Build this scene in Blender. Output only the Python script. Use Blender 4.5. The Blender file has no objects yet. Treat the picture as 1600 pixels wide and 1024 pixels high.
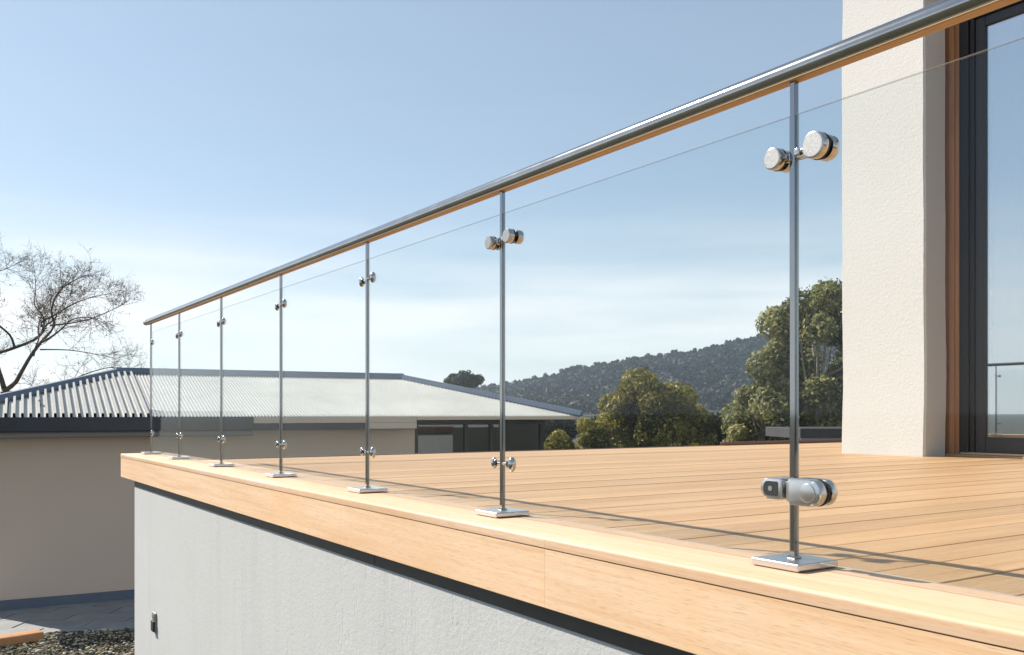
import bpy, bmesh, math, random
import numpy as np
from mathutils import Vector, Matrix

R_ = math.radians
random.seed(7)
rng = np.random.default_rng(7)
scene = bpy.context.scene
COL = scene.collection

# ------------------------------------------------------------------ camera
# world frame: X runs along the balustrade (away = -X), Y runs in over the deck,
# Z is measured from the photographer's eye level; the ground lies at GZ.
GZ = -2.6
TH = R_(33.1)
FWD = Vector((-math.cos(TH), math.sin(TH), 0))
RGT = Vector((math.sin(TH), math.cos(TH), 0))
cam_d = bpy.data.cameras.new('camera')
cam = bpy.data.objects.new('camera', cam_d)
COL.objects.link(cam)
cam.rotation_euler = FWD.to_track_quat('-Z', 'Y').to_euler()
cam_d.sensor_width = 36
cam_d.lens = 36 * 1434 / 1600
cam_d.shift_y = 133 / 1600
cam_d.clip_start = 0.05
cam_d.clip_end = 6000
scene.camera = cam

# ------------------------------------------------------------------ light
SUN = Vector((-0.676, -0.34, 0.653)).normalized()
world = bpy.data.worlds.new('World')
scene.world = world
world.use_nodes = True
wn, wl = world.node_tree.nodes, world.node_tree.links
bg = wn['Background']
sky = wn.new('ShaderNodeTexSky')
sky.sky_type = 'NISHITA'
sky.sun_disc = False
sky.sun_elevation = math.asin(SUN.z)
sky.sun_rotation = math.atan2(SUN.x, SUN.y) % (2 * math.pi)
sky.altitude = 100
sky.air_density = 1.0
sky.dust_density = 0.5
sky.ozone_density = 1.3
# thin cirrus, the same all the way round
tc = wn.new('ShaderNodeTexCoord')
mp = wn.new('ShaderNodeMapping'); mp.inputs['Scale'].default_value = (1.5, 1.5, 13.0)
nz = wn.new('ShaderNodeTexNoise'); nz.inputs['Scale'].default_value = 2.3
nz.inputs['Detail'].default_value = 5; nz.inputs['Roughness'].default_value = 0.45
cr = wn.new('ShaderNodeValToRGB')
cr.color_ramp.elements[0].position = 0.18; cr.color_ramp.elements[1].position = 0.66
sp = wn.new('ShaderNodeSeparateXYZ')
mr = wn.new('ShaderNodeMapRange'); mr.inputs['From Min'].default_value = 0.24
mr.inputs['From Max'].default_value = 0.085; mr.interpolation_type = 'SMOOTHSTEP'
mr.inputs['To Min'].default_value = 0.02; mr.inputs['To Max'].default_value = 0.84
mu = wn.new('ShaderNodeMath'); mu.operation = 'MULTIPLY'
mx = wn.new('ShaderNodeMixRGB'); mx.inputs['Color2'].default_value = (8.6, 8.5, 8.35, 1)
wl.new(tc.outputs['Generated'], mp.inputs['Vector'])
wl.new(mp.outputs[0], nz.inputs['Vector']); wl.new(nz.outputs['Fac'], cr.inputs[0])
wl.new(tc.outputs['Generated'], sp.inputs[0]); wl.new(sp.outputs['Z'], mr.inputs['Value'])
wl.new(cr.outputs[0], mu.inputs[0]); wl.new(mr.outputs[0], mu.inputs[1])
wl.new(mu.outputs[0], mx.inputs['Fac']); veil = wn.new('ShaderNodeMixRGB')          # high thin veil of ice cloud, even over the whole sky
veil.inputs['Fac'].default_value = 0.33
veil.inputs['Color2'].default_value = (4.3, 5.25, 5.6, 1)
wl.new(sky.outputs[0], veil.inputs['Color1']); wl.new(veil.outputs[0], mx.inputs['Color1'])
wl.new(mx.outputs[0], bg.inputs['Color'])
bg.inputs['Strength'].default_value = 0.081

sun_d = bpy.data.lights.new('sun', 'SUN')
sun_d.energy = 5.0
sun_d.angle = R_(0.53)
sun_d.color = (1.0, 0.93, 0.83)
sun = bpy.data.objects.new('sun', sun_d)
COL.objects.link(sun)
sun.rotation_euler = SUN.to_track_quat('Z', 'Y').to_euler()

vs = scene.view_settings
vs.view_transform = 'Standard'
vs.look = 'None'
vs.exposure = 0.74
vs.gamma = 1.0
vs.use_curve_mapping = False
scene.render.engine = 'CYCLES'
scene.cycles.max_bounces = 10
scene.cycles.transparent_max_bounces = 24
scene.cycles.glossy_bounces = 5
scene.cycles.volume_bounces = 1
scene.cycles.caustics_reflective = False
scene.cycles.caustics_refractive = False
scene.cycles.use_denoising = True


# ------------------------------------------------------------------ material helpers
class M:
    def __init__(self, name):
        self.m = bpy.data.materials.new(name)
        self.m.use_nodes = True
        self.n = self.m.node_tree.nodes
        self.l = self.m.node_tree.links
        self.p = self.n['Principled BSDF']
        self._co = None

    def co(self, scale=(1, 1, 1), kind='Object', rnd=0.0, rot=(0, 0, 0)):
        t = self.n.new('ShaderNodeTexCoord')
        v = t.outputs[kind]
        if rnd:
            oi = self.n.new('ShaderNodeObjectInfo')
            k = self.n.new('ShaderNodeMath'); k.operation = 'MULTIPLY'; k.inputs[1].default_value = rnd
            self.l.new(oi.outputs['Random'], k.inputs[0])
            a = self.n.new('ShaderNodeVectorMath'); a.operation = 'ADD'
            self.l.new(v, a.inputs[0]); self.l.new(k.outputs[0], a.inputs[1])
            v = a.outputs[0]
        mp = self.n.new('ShaderNodeMapping')
        mp.inputs['Scale'].default_value = scale
        mp.inputs['Rotation'].default_value = rot
        self.l.new(v, mp.inputs['Vector'])
        return mp.outputs[0]

    def noise(self, co, scale=5, detail=4, rough=0.5, dist=0.0):
        t = self.n.new('ShaderNodeTexNoise')
        t.inputs['Scale'].default_value = scale
        t.inputs['Detail'].default_value = detail
        t.inputs['Roughness'].default_value = rough
        t.inputs['Distortion'].default_value = dist
        self.l.new(co, t.inputs['Vector'])
        return t.outputs['Fac']

    def ramp(self, fac, stops):
        r = self.n.new('ShaderNodeValToRGB')
        e = r.color_ramp.elements
        while len(e) < len(stops):
            e.new(0.5)
        for k, (pos, c) in enumerate(stops):
            e[k].position = pos
            e[k].color = (*c, 1) if len(c) == 3 else c
        self.l.new(fac, r.inputs[0])
        return r.outputs[0]

    def math(self, op, a, b=None):
        k = self.n.new('ShaderNodeMath'); k.operation = op
        for i, v in enumerate((a, b)):
            if v is None:
                continue
            if isinstance(v, (int, float)):
                k.inputs[i].default_value = v
            else:
                self.l.new(v, k.inputs[i])
        return k.outputs[0]

    def mix(self, fac, a, b, mode='MIX'):
        x = self.n.new('ShaderNodeMixRGB'); x.blend_type = mode
        for i, v in enumerate((fac, a, b)):
            if isinstance(v, (int, float)):
                x.inputs[i].default_value = v
            elif isinstance(v, tuple):
                x.inputs[i].default_value = (*v, 1)
            else:
                self.l.new(v, x.inputs[i])
        return x.outputs[0]

    def bump(self, h, strength=0.3, dist=0.01, prev=None):
        b = self.n.new('ShaderNodeBump')
        b.inputs['Strength'].default_value = strength
        b.inputs['Distance'].default_value = dist
        self.l.new(h, b.inputs['Height'])
        if prev is not None:
            self.l.new(prev, b.inputs['Normal'])
        self.l.new(b.outputs[0], self.p.inputs['Normal'])
        return b.outputs[0]

    def set(self, color=None, rough=None, metal=None, **kw):
        if color is not None:
            if isinstance(color, tuple):
                self.p.inputs['Base Color'].default_value = (*color, 1)
            else:
                self.l.new(color, self.p.inputs['Base Color'])
        if rough is not None:
            if isinstance(rough, (int, float)):
                self.p.inputs['Roughness'].default_value = rough
            else:
                self.l.new(rough, self.p.inputs['Roughness'])
        if metal is not None:
            self.p.inputs['Metallic'].default_value = metal
        for k, v in kw.items():
            self.p.inputs[k].default_value = v
        return self.m


MAT = {}


def wood(name, light, mid, dark, axis, rough=0.45, fine=1.0, var=0.12, rnd=37.0, blotch=0.35):
    """timber with its grain running along one axis"""
    m = M(name)
    s_long, s_cross = 0.9, 26.0 * fine
    sc = [s_cross] * 3; sc[axis] = s_long
    sf = [160.0 * fine] * 3; sf[axis] = 2.2
    sb = [3.0] * 3; sb[axis] = 0.8
    g = m.noise(m.co(tuple(sc), rnd=rnd), 1.0, 5, 0.6, 0.6)
    f = m.noise(m.co(tuple(sf), rnd=rnd), 1.0, 3, 0.6)
    b = m.noise(m.co(tuple(sb), rnd=rnd), 1.0, 3, 0.5)
    c = m.ramp(g, [(0.28, dark), (0.5, mid), (0.72, light)])
    c = m.mix(0.35, c, m.ramp(f, [(0.3, dark), (0.6, light)]))
    c = m.mix(m.math('MULTIPLY', m.ramp(b, [(0.42, (0, 0, 0)), (0.70, (1, 1, 1))]), blotch), c, dark)
    if blotch > .45:      # weathered orange patches across the board
        ss = [0.5] * 3; ss[axis] = 2.6
        sn = m.noise(m.co(tuple(ss), rnd=rnd), 1.0, 5, 0.6, 0.4)
        c = m.mix(m.math('MULTIPLY', m.ramp(sn, [(0.50, (0, 0, 0)), (0.66, (1, 1, 1))]), 0.42), c, tuple(x_ * y_ for x_, y_ in zip(mid, (1.0, .86, .66))))
    sp_ = [520.0 * fine] * 3; sp_[axis] = 22.0
    po = m.noise(m.co(tuple(sp_), rnd=rnd), 1.0, 2, 0.5)
    c = m.mix(m.math('MULTIPLY', m.ramp(po, [(0.56, (0, 0, 0)), (0.70, (1, 1, 1))]), 0.45), c, tuple(x_ * 0.62 for x_ in dark))
    oi = m.n.new('ShaderNodeObjectInfo')
    hsv = m.n.new('ShaderNodeHueSaturation')
    v = m.math('ADD', m.math('MULTIPLY', oi.outputs['Random'], 2 * var), 1 - var)
    m.l.new(v, hsv.inputs['Value']); m.l.new(c, hsv.inputs['Color'])
    m.set(hsv.outputs[0], rough)
    m.bump(f, 0.12, 0.0012)
    return m.m


MAT['cap_wood'] = wood('cap_wood', (0.74, 0.53, 0.365), (0.70, 0.475, 0.31), (0.58, 0.345, 0.185), 0, 0.6, 1.0, 0.03, blotch=0.5)
MAT['fascia_wood_sunlit'] = wood('fascia_wood_sunlit', (0.90, 0.66, 0.45), (0.86, 0.59, 0.375), (0.72, 0.425, 0.215), 0, 0.6, 1.0, 0.04, blotch=0.6)  # sunlight painted in: lighter than the top board so the front reads sunlit
MAT['deck_wood'] = wood('deck_wood', (0.58, 0.375, 0.205), (0.515, 0.31, 0.158), (0.40, 0.22, 0.095), 1, 0.5, 0.8, 0.10)
MAT['rail_wood'] = wood('rail_wood', (0.64, 0.42, 0.22), (0.54, 0.33, 0.155), (0.38, 0.21, 0.09), 0, 0.5, 1.4, 0.03)
MAT['frame_wood'] = wood('frame_wood', (0.46, 0.25, 0.125), (0.37, 0.19, 0.088), (0.24, 0.11, 0.048), 2, 0.4, 1.0, 0.05)
MAT['trim_wood'] = wood('trim_wood', (0.14, 0.055, 0.03), (0.10, 0.04, 0.022), (0.06, 0.025, 0.015), 1, 0.5)


def stucco(name, base, tint, scale, strength, streak=0.0, patch=0.5):
    m = M(name)
    co = m.co()
    big = m.noise(m.co((0.9, 0.9, 0.9)), 1.6, 5, 0.6)
    c = m.mix(m.math('MULTIPLY', m.ramp(big, [(0.35, (0, 0, 0)), (0.7, (1, 1, 1))]), patch), base, tint)
    if streak:
        st = m.noise(m.co((5.0, 5.0, 0.22)), 1.7, 6, 0.62, 0.25)
        k = m.ramp(st, [(0.50, (0, 0, 0)), (0.74, (1, 1, 1))])
        c = m.mix(m.math('MULTIPLY', k, streak), c, tuple(x * 0.66 for x in base))
    g = m.noise(co, scale, 8, 0.72, 0.4)
    g2 = m.noise(co, scale * 4.3, 4, 0.65)
    c = m.mix(0.16, c, m.ramp(g2, [(0.3, tuple(x * 0.6 for x in base)), (0.6, base)]))
    m.set(c, 0.9)
    n1 = m.bump(g, strength, 0.006)
    n2 = m.bump(g2, strength * 0.6, 0.004, n1)
    if streak:   # hairline cracks and trowel drags running down the wall
        cr_ = m.noise(m.co((2.6, 2.6, 0.30)), 1.3, 7, 0.6, 0.9)
        ln = m.math('ABSOLUTE', m.math('SUBTRACT', cr_, 0.5))
        m.bump(m.ramp(ln, [(0.0, (0, 0, 0)), (0.012, (1, 1, 1))]), 0.22, 0.004, n2)
    return m.m


MAT['grey_render'] = stucco('grey_render', (0.57, 0.57, 0.565), (0.50, 0.505, 0.50), 48, 0.36, 0.22)
MAT['white_render'] = stucco('white_render', (0.65, 0.655, 0.645), (0.625, 0.625, 0.61), 40, 0.65, 0.0)
MAT['beige_render'] = stucco('beige_render', (0.62, 0.505, 0.41), (0.58, 0.47, 0.38), 40, 0.25, 0.0)

# brushed / polished steel
m = M('brushed_steel')
st = m.noise(m.co((1.5, 240, 240)), 1.0, 3, 0.6)
bl = m.noise(m.co((14, 14, 14)), 1.0, 4, 0.6)
m.set(m.ramp(bl, [(0.3, (0.36, 0.355, 0.35)), (0.7, (0.43, 0.425, 0.415))]),
      m.math('ADD', m.math('ADD', m.math('MULTIPLY', st, 0.05), m.math('MULTIPLY', bl, 0.08)), 0.05), 1.0)
m.bump(st, 0.05, 0.0006)
MAT['brushed_steel'] = m.m
m = M('polished_steel')
bl = m.noise(m.co((30, 30, 30)), 1.0, 3, 0.6)
m.set((0.50, 0.495, 0.485), m.math('ADD', m.math('MULTIPLY', bl, 0.12), 0.12), 1.0)
MAT['polished_steel'] = m.m
m = M('post_steel')
m.set((0.31, 0.312, 0.32), 0.06, 1.0); MAT['post_steel'] = m.m
m = M('matt_steel')
bl = m.noise(m.co((60, 60, 60)), 1.0, 3, 0.6)
m.set((0.62, 0.61, 0.60), m.math('ADD', m.math('MULTIPLY', bl, 0.12), 0.24), 1.0); MAT['matt_steel'] = m.m
m = M('seal'); m.set((0.12, 0.135, 0.17), 0.5); MAT['seal'] = m.m  # grey glazing tape
m = M('satin_steel')
bl = m.noise(m.co((420, 420, 420)), 1.0, 2, 0.6)
m.set(m.ramp(bl, [(0.3, (0.24, 0.24, 0.24)), (0.7, (0.42, 0.42, 0.415))]), 0.5, 1.0)
m.bump(bl, 0.25, 0.0006)
MAT['satin_steel'] = m.m
m = M('dark_rubber'); m.set((0.02, 0.02, 0.022), 0.55); MAT['dark_rubber'] = m.m
m = M('dark_metal')
bl = m.noise(m.co((9, 9, 9)), 1.0, 4, 0.6)
m.set(m.ramp(bl, [(0.3, (0.045, 0.04, 0.042)), (0.7, (0.065, 0.06, 0.06))]), 0.5)
MAT['dark_metal'] = m.m
m = M('navy_metal')
bl = m.noise(m.co((2, 2, 2)), 1.0, 4, 0.6)
m.set(m.ramp(bl, [(0.3, (0.014, 0.017, 0.026)), (0.7, (0.022, 0.027, 0.038))]), 0.4)
MAT['navy_metal'] = m.m
m = M('ridge_metal')
bl = m.noise(m.co((2, 2, 2)), 1.0, 4, 0.6)
m.set(m.ramp(bl, [(0.3, (0.085, 0.115, 0.165)), (0.7, (0.115, 0.145, 0.195))]), 0.45)
MAT['ridge_metal'] = m.m
m = M('black_frame'); m.set((0.008, 0.007, 0.008), 0.5); MAT['black_frame'] = m.m
m = M('slate_frame'); m.set((0.026, 0.027, 0.033), 0.45); MAT['slate_frame'] = m.m
m = M('roof_steel')
bl = m.noise(m.co((1.2, 1.2, 1.2)), 1.0, 5, 0.6)
m.set(m.ramp(bl, [(0.3, (0.40, 0.40, 0.38)), (0.7, (0.50, 0.50, 0.475))]), 0.42)
MAT['roof_steel'] = m.m


def glass(name, tint, f0, dirt=0.0):
    """flat architectural glass: clear see-through plus Schlick reflection from either side"""
    m = M(name)
    n, l = m.n, m.l
    n.remove(m.p)
    out = n['Material Output']
    g = n.new('ShaderNodeNewGeometry')
    d = n.new('ShaderNodeVectorMath'); d.operation = 'DOT_PRODUCT'
    l.new(g.outputs['Incoming'], d.inputs[0]); l.new(g.outputs['Normal'], d.inputs[1])
    c = m.math('ABSOLUTE', d.outputs['Value'])
    k = m.math('POWER', m.math('SUBTRACT', 1.0, c), 5.0)
    fr = m.math('ADD', m.math('MULTIPLY', k, 0.5 * (1 - f0)), f0)
    t = n.new('ShaderNodeBsdfTransparent'); t.inputs['Color'].default_value = (*tint, 1)
    gl = n.new('ShaderNodeBsdfGlossy'); gl.inputs['Roughness'].default_value = 0.0
    gl.inputs['Color'].default_value = (0.95, 0.97, 1, 1)
    ms = n.new('ShaderNodeMixShader')
    l.new(fr, ms.inputs[0]); l.new(t.outputs[0], ms.inputs[1]); l.new(gl.outputs[0], ms.inputs[2])
    res = ms.outputs[0]
    if dirt:
        df = n.new('ShaderNodeBsdfDiffuse'); df.inputs['Color'].default_value = (0.8, 0.8, 0.8, 1)
        nn = m.noise(m.co((0.8, 0.8, 0.5)), 2.0, 6, 0.65)
        m2 = n.new('ShaderNodeMixShader')
        l.new(m.math('MULTIPLY', m.ramp(nn, [(0.35, (0.25,) * 3), (0.75, (1, 1, 1))]), dirt), m2.inputs[0])
        l.new(res, m2.inputs[1]); l.new(df.outputs[0], m2.inputs[2])
        res = m2.outputs[0]
    l.new(res, out.inputs['Surface'])
    return m.m


MAT['pane_glass'] = glass('pane_glass', (0.958, 0.975, 0.975), 0.011, 0.0)
MAT['door_glass'] = glass('door_glass', (0.90, 0.92, 0.93), 0.50)
MAT['window_glass'] = glass('window_glass', (0.35, 0.37, 0.38), 0.10)
m = M('glass_edge')
m.set((0.50, 0.57, 0.64), 0.15)
_t = m.n.new('ShaderNodeBsdfTransparent'); _t.inputs['Color'].default_value = (0.80, 0.88, 0.88, 1)
_x = m.n.new('ShaderNodeMixShader'); _x.inputs[0].default_value = 0.62
m.l.new(m.p.outputs[0], _x.inputs[1]); m.l.new(_t.outputs[0], _x.inputs[2])
m.l.new(_x.outputs[0], m.n['Material Output'].inputs['Surface'])
MAT['glass_edge'] = m.m


# ------------------------------------------------------------------ mesh helpers
def link(name, me, parent=None, mats=()):
    o = bpy.data.objects.new(name, me)
    COL.objects.link(o)
    if parent is not None:
        o.parent = parent
    if me is not None:
        for k in mats:
            me.materials.append(MAT[k] if isinstance(k, str) else k)
    return o


def finish(bm, name, parent, mats, smooth=False):
    me = bpy.data.meshes.new(name)
    bmesh.ops.recalc_face_normals(bm, faces=bm.faces[:])
    if smooth:
        for f in bm.faces:
            f.smooth = True
    bm.to_mesh(me)
    bm.free()
    if isinstance(mats, str):
        mats = (mats,)
    o = link(name, me, parent, mats)
    if smooth:
        try:
            me.set_sharp_from_angle(angle=R_(38))
        except Exception:
            pass
    return o


def add_box(bm, lo, hi, bev=0.0, seg=2, mat=0):
    r = bmesh.ops.create_cube(bm, size=1.0)
    vs_ = r['verts']
    for v in vs_:
        v.co = Vector([lo[i] + (v.co[i] + 0.5) * (hi[i] - lo[i]) for i in range(3)])
    fs = set(f for v in vs_ for f in v.link_faces)
    for f in fs:
        f.material_index = mat
    if bev:
        es = list(set(e for v in vs_ for e in v.link_edges))
        bmesh.ops.bevel(bm, geom=es, offset=bev, segments=seg, affect='EDGES', profile=0.5, material=mat)


def box(name, lo, hi, parent, mat, bev=0.0, seg=2, smooth=False):
    bm = bmesh.new()
    add_box(bm, lo, hi, bev, seg)
    return finish(bm, name, parent, mat, smooth)


def add_cyl(bm, a, b, r, seg=20, r2=None, mat=0, bev=0.0, capmat=None):
    a, b = Vector(a), Vector(b)
    d = b - a
    q = d.to_track_quat('Z', 'Y').to_matrix().to_4x4()
    q.translation = (a + b) / 2
    res = bmesh.ops.create_cone(bm, cap_ends=True, segments=seg, radius1=r, radius2=r if r2 is None else r2,
                                depth=d.length, matrix=q)
    fs = set(f for v in res['verts'] for f in v.link_faces)
    for f in fs:
        f.material_index = mat
        if capmat is not None and len(f.verts) > 4:
            f.material_index = capmat
    if bev:
        es = set()
        for f in fs:
            if len(f.verts) > 4:
                es.update(f.edges)
        bmesh.ops.bevel(bm, geom=list(es), offset=bev, segments=2, affect='EDGES', profile=0.5, material=mat)


def add_tube(bm, pts, radii, seg=6):
    rings = []
    up = Vector((0.31, 0.17, 0.93)).normalized()
    for i, p in enumerate(pts):
        a = pts[max(i - 1, 0)]; b = pts[min(i + 1, len(pts) - 1)]
        t = (b - a)
        t = t.normalized() if t.length > 1e-9 else Vector((0, 0, 1))
        s = t.cross(up)
        if s.length < 1e-3:
            s = t.cross(Vector((1, 0, 0)))
        s.normalize(); w = s.cross(t)
        rings.append([bm.verts.new(p + (s * math.cos(2 * math.pi * k / seg) + w * math.sin(2 * math.pi * k / seg)) * radii[i])
                      for k in range(seg)])
    for i in range(len(rings) - 1):
        for k in range(seg):
            bm.faces.new((rings[i][k], rings[i][(k + 1) % seg], rings[i + 1][(k + 1) % seg], rings[i + 1][k]))
    if seg > 2:
        bm.faces.new(rings[0][::-1]); bm.faces.new(rings[-1])


def add_prism(bm, outline, a0, a1, axis=1, mat=0, bev=0.0):
    """outline of 2D points swept from a0 to a1 along an axis"""
    def P(u, v, a):
        return {0: (a, u, v), 1: (u, a, v), 2: (u, v, a)}[axis]
    lo = [bm.verts.new(P(u, v, a0)) for u, v in outline]
    hi = [bm.verts.new(P(u, v, a1)) for u, v in outline]
    n = len(lo)
    fs = [bm.faces.new(lo[::-1]), bm.faces.new(hi)]
    for i in range(n):
        fs.append(bm.faces.new((lo[i], lo[(i + 1) % n], hi[(i + 1) % n], hi[i])))
    for f in fs:
        f.material_index = mat
    if bev:
        es = set(fs[0].edges) | set(fs[1].edges)
        bmesh.ops.bevel(bm, geom=list(es), offset=bev, segments=2, affect='EDGES', profile=0.5, material=mat)


def tag(o, label=None, cat=None, group=None, kind=None):
    if label: o['label'] = label
    if cat: o['category'] = cat
    if group: o['group'] = group
    if kind: o['kind'] = kind
    return o


def empty(name, loc=(0, 0, 0), rz=0.0):
    o = bpy.data.objects.new(name, None)
    COL.objects.link(o)
    o.location = loc
    o.rotation_euler = (0, 0, rz)
    o.empty_display_size = 0.2
    return o


def at(px, z, Z=0.0):
    """the point at depth z metres in front of the eye that lies on the vertical line px"""
    p = FWD * z + RGT * ((px - 800) / 1434 * z)
    return Vector((p.x, p.y, Z))


def pydata(name, V, Fc, parent, mats, attr=None, smooth=False):
    me = bpy.data.meshes.new(name)
    V = np.asarray(V, np.float32); Fc = np.asarray(Fc, np.int32)
    k = Fc.shape[1]
    me.vertices.add(len(V)); me.vertices.foreach_set('co', V.ravel())
    me.loops.add(Fc.size); me.loops.foreach_set('vertex_index', Fc.ravel())
    me.polygons.add(len(Fc))
    me.polygons.foreach_set('loop_start', np.arange(0, Fc.size, k, dtype=np.int32))
    me.update(calc_edges=True)
    if attr is not None:
        a = me.attributes.new('tone', 'FLOAT', 'FACE')
        a.data.foreach_set('value', np.asarray(attr, np.float32))
    me.validate()
    return link(name, me, parent, mats)


# ------------------------------------------------------------------ ground
m = M('soil')
a = m.noise(m.co((1, 1, 1)), 0.6, 6, 0.6)
b = m.noise(m.co((1, 1, 1)), 14, 5, 0.6)
m.set(m.mix(0.5, m.ramp(a, [(0.3, (0.030, 0.034, 0.018)), (0.7, (0.055, 0.055, 0.032))]),
            m.ramp(b, [(0.3, (0.022, 0.028, 0.014)), (0.7, (0.06, 0.058, 0.035))])), 0.95)
m.bump(b, 0.5, 0.03)
MAT['soil'] = m.m
GS = 1600
g = pydata('ground', [(-GS, -GS, GZ - .02), (GS, -GS, GZ - .02), (GS, GS, GZ - .02), (-GS, GS, GZ - .02)], [(0, 1, 2, 3)], None, ['soil'])
tag(g, kind='structure')

# ------------------------------------------------------------------ terrace: wall under the deck
WX0, WX1, WY = -7.14, 3.0, 1.354
tw = empty('terrace_wall', (WX0, WY, GZ))
tag(tw, 'long pale grey rendered wall carrying the timber deck edge', 'wall')


def under(o, root):
    """parent o to root, keeping o where it is"""
    o.parent = root
    o.matrix_parent_inverse = Matrix.Translation(root.location).inverted() if not root.rotation_euler.z else \
        (Matrix.Translation(root.location) @ Matrix.Rotation(root.rotation_euler.z, 4, 'Z')).inverted()
    return o


WTOP = -0.531
under(box('wall_face', (WX0, WY, GZ - .05), (WX1, WY + .2, WTOP), None, 'grey_render', 0.006), tw)
under(box('return_wall', (WX0, WY + .203, GZ - .05), (WX0 + .2, 9.55, WTOP + .003), None, 'grey_render', 0.006), tw)
for x0, x1 in ((WX0 + .02, -2.952), (-2.948, WX1)):
    under(box('flashing', (x0, WY - .004, WTOP - .004), (x1, WY + .15, -.4925), None, 'dark_metal'), tw)

# ------------------------------------------------------------------ deck
DZ = -0.36
dk = box('deck', (WX0 + .03, 1.56, DZ - .14), (WX1, 9.5, DZ - .045), None, 'dark_metal')
tag(dk, kind='structure')
pitch, gap = 0.158, 0.0045
meshes = {}
x = WX1 - .02
k = 0
while x - pitch > WX0 - .02:
    y1 = 7.215 if x > -5.30 else 9.52
    if y1 not in meshes:
        bm = bmesh.new()
        add_box(bm, (0, 1.50, -.030), (pitch - gap, y1, 0), 0.0025, 2)
        me = bpy.data.meshes.new('plank'); bm.to_mesh(me); bm.free()
        me.materials.append(MAT['deck_wood'])
        meshes[y1] = me
    o = bpy.data.objects.new('plank', meshes[y1])
    COL.objects.link(o)
    o.location = (x - pitch, random.uniform(-.002, .002), DZ + random.uniform(-.0012, .0012))
    o.parent = dk
    x -= pitch
    k += 1
DX0 = x
e = box('edge_trim', (DX0 - .05, 1.60, DZ - .10), (DX0 - .004, 9.55, DZ + .004), dk, 'trim_wood', .004)
box('edge_lip', (DX0 - .048, 7.4, DZ + .007), (DX0 - .008, 9.54, DZ + .038), dk, 'trim_wood', .004)

# ------------------------------------------------------------------ timber capping on the wall
CX0, CX1 = -7.50, WX1
CY0, CY1 = 1.324, 1.575
CT = -0.3125
cap = empty('timber_capping', (CX0, CY0, -.49))
tag(cap, 'thick pale timber capping beam along the top of the grey wall', 'capping')
joints = [CX0, -1.881, CX1]
for i in range(2):
    a, b = joints[i] + (.0004 if i else 0), joints[i + 1] - (.0004 if i < 1 else 0)
    bm = bmesh.new()
    r = .008
    prof = [(CY0 - .0005, CT - .0272), (CY0 - .0015, CT - .026)]
    for q in range(5):
        t = math.pi / 2 * q / 4
        prof.append((CY0 - .0015 + r - r * math.cos(t), CT - r + r * math.sin(t)))
    for q in range(3):
        t = math.pi / 2 * q / 2
        prof.append((CY1 - .006 + .006 * math.sin(t), CT - .006 + .006 * math.cos(t)))
    prof += [(CY1, CT - .027)]
    add_prism(bm, prof, a, b, axis=0)
    under(finish(bm, 'top_board', None, 'cap_wood', True), cap)
    bm = bmesh.new()
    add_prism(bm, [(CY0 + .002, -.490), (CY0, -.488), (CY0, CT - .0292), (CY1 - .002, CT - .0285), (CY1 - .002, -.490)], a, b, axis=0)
    under(finish(bm, 'fascia_board', None, 'fascia_wood_sunlit', False), cap)

# ------------------------------------------------------------------ glass balustrade
PY = 1.50
POSTS = [-0.20, -1.250, -2.354, -3.346, -4.364, -5.400, -6.410, -7.290]
RZ, RR = 0.6945, 0.0212
bal = empty('glass_balustrade', (POSTS[0], PY, CT))
tag(bal, 'frameless glass balustrade with steel posts and round handrail on the timber capping', 'balustrade')
bm = bmesh.new()
add_cyl(bm, (-7.46, PY, RZ), (1.2, PY, RZ), RR, 64)
hr = under(finish(bm, 'handrail', None, 'brushed_steel', True), bal)
bm = bmesh.new()
pr = []
for (sy, sz, r, a0) in ((1, 1, .001, 0), (-1, 1, .001, 90), (-1, -1, .0025, 180), (1, -1, .0025, 270)):
    for q in range(5):
        t = R_(a0 + 90 * q / 4)
        pr.append((PY + sy * (.0142 - r) + r * math.cos(t), .6760 + sz * (.0038 - r) + r * math.sin(t)))
add_prism(bm, pr, -7.43, 1.19, axis=0)
under(finish(bm, 'timber_underside', None, 'rail_wood', True), bal)
bm = bmesh.new()
add_cyl(bm, (-7.475, PY, RZ), (-7.459, PY, RZ), RR * 1.04, 32, bev=.003)
add_cyl(bm, (-7.482, PY, RZ), (-7.474, PY, RZ), RR * .45, 16)
o = finish(bm, 'end_cap', hr, 'polished_steel', True)
o.matrix_parent_inverse = Matrix.Translation(bal.location).inverted() @ Matrix()
o.matrix_parent_inverse = hr.matrix_parent_inverse.inverted() @ hr.matrix_parent_inverse


def disc_clamp(bm, dx, z, r, arm_h):
    """round glass clamp: steel discs either side of the pane on a bracket from the post"""
    s = 1 if dx > 0 else -1
    add_box(bm, (min(s * .006, dx), -.006, z - arm_h), (max(s * .006, dx), .010, z + arm_h * .55), .002, 2, 0)
    add_cyl(bm, (s * .016, -.013, z), (s * .016, .013, z), .0075, 14, mat=0, bev=.001)
    add_cyl(bm, (dx, -.0075, z), (dx, -.026, z), r, 40, mat=0, bev=.0022)
    add_cyl(bm, (dx, -.0255, z), (dx, -.0268, z), r * .86, 40, mat=1)
    add_cyl(bm, (dx, -.0078, z), (dx, -.0052, z), r * 1.02, 32, mat=2)
    add_cyl(bm, (dx, .0052, z), (dx, .026, z), r * .95, 32, mat=0, bev=.0022)


def stadium(cx, cz, hw, hh, rl, rr, n=8):
    """rounded slab outline with its own corner radius at the left and the right"""
    pts = []
    for (sx, sz, r, a0) in ((1, 1, rr, 0), (-1, 1, rl, 90), (-1, -1, rl, 180), (1, -1, rr, 270)):
        for q in range(n + 1):
            t = R_(a0 + 90 * q / n)
            pts.append((cx + sx * (hw - r) + r * math.cos(t), cz + sz * (hh - r) + r * math.sin(t)))
    return pts


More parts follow.
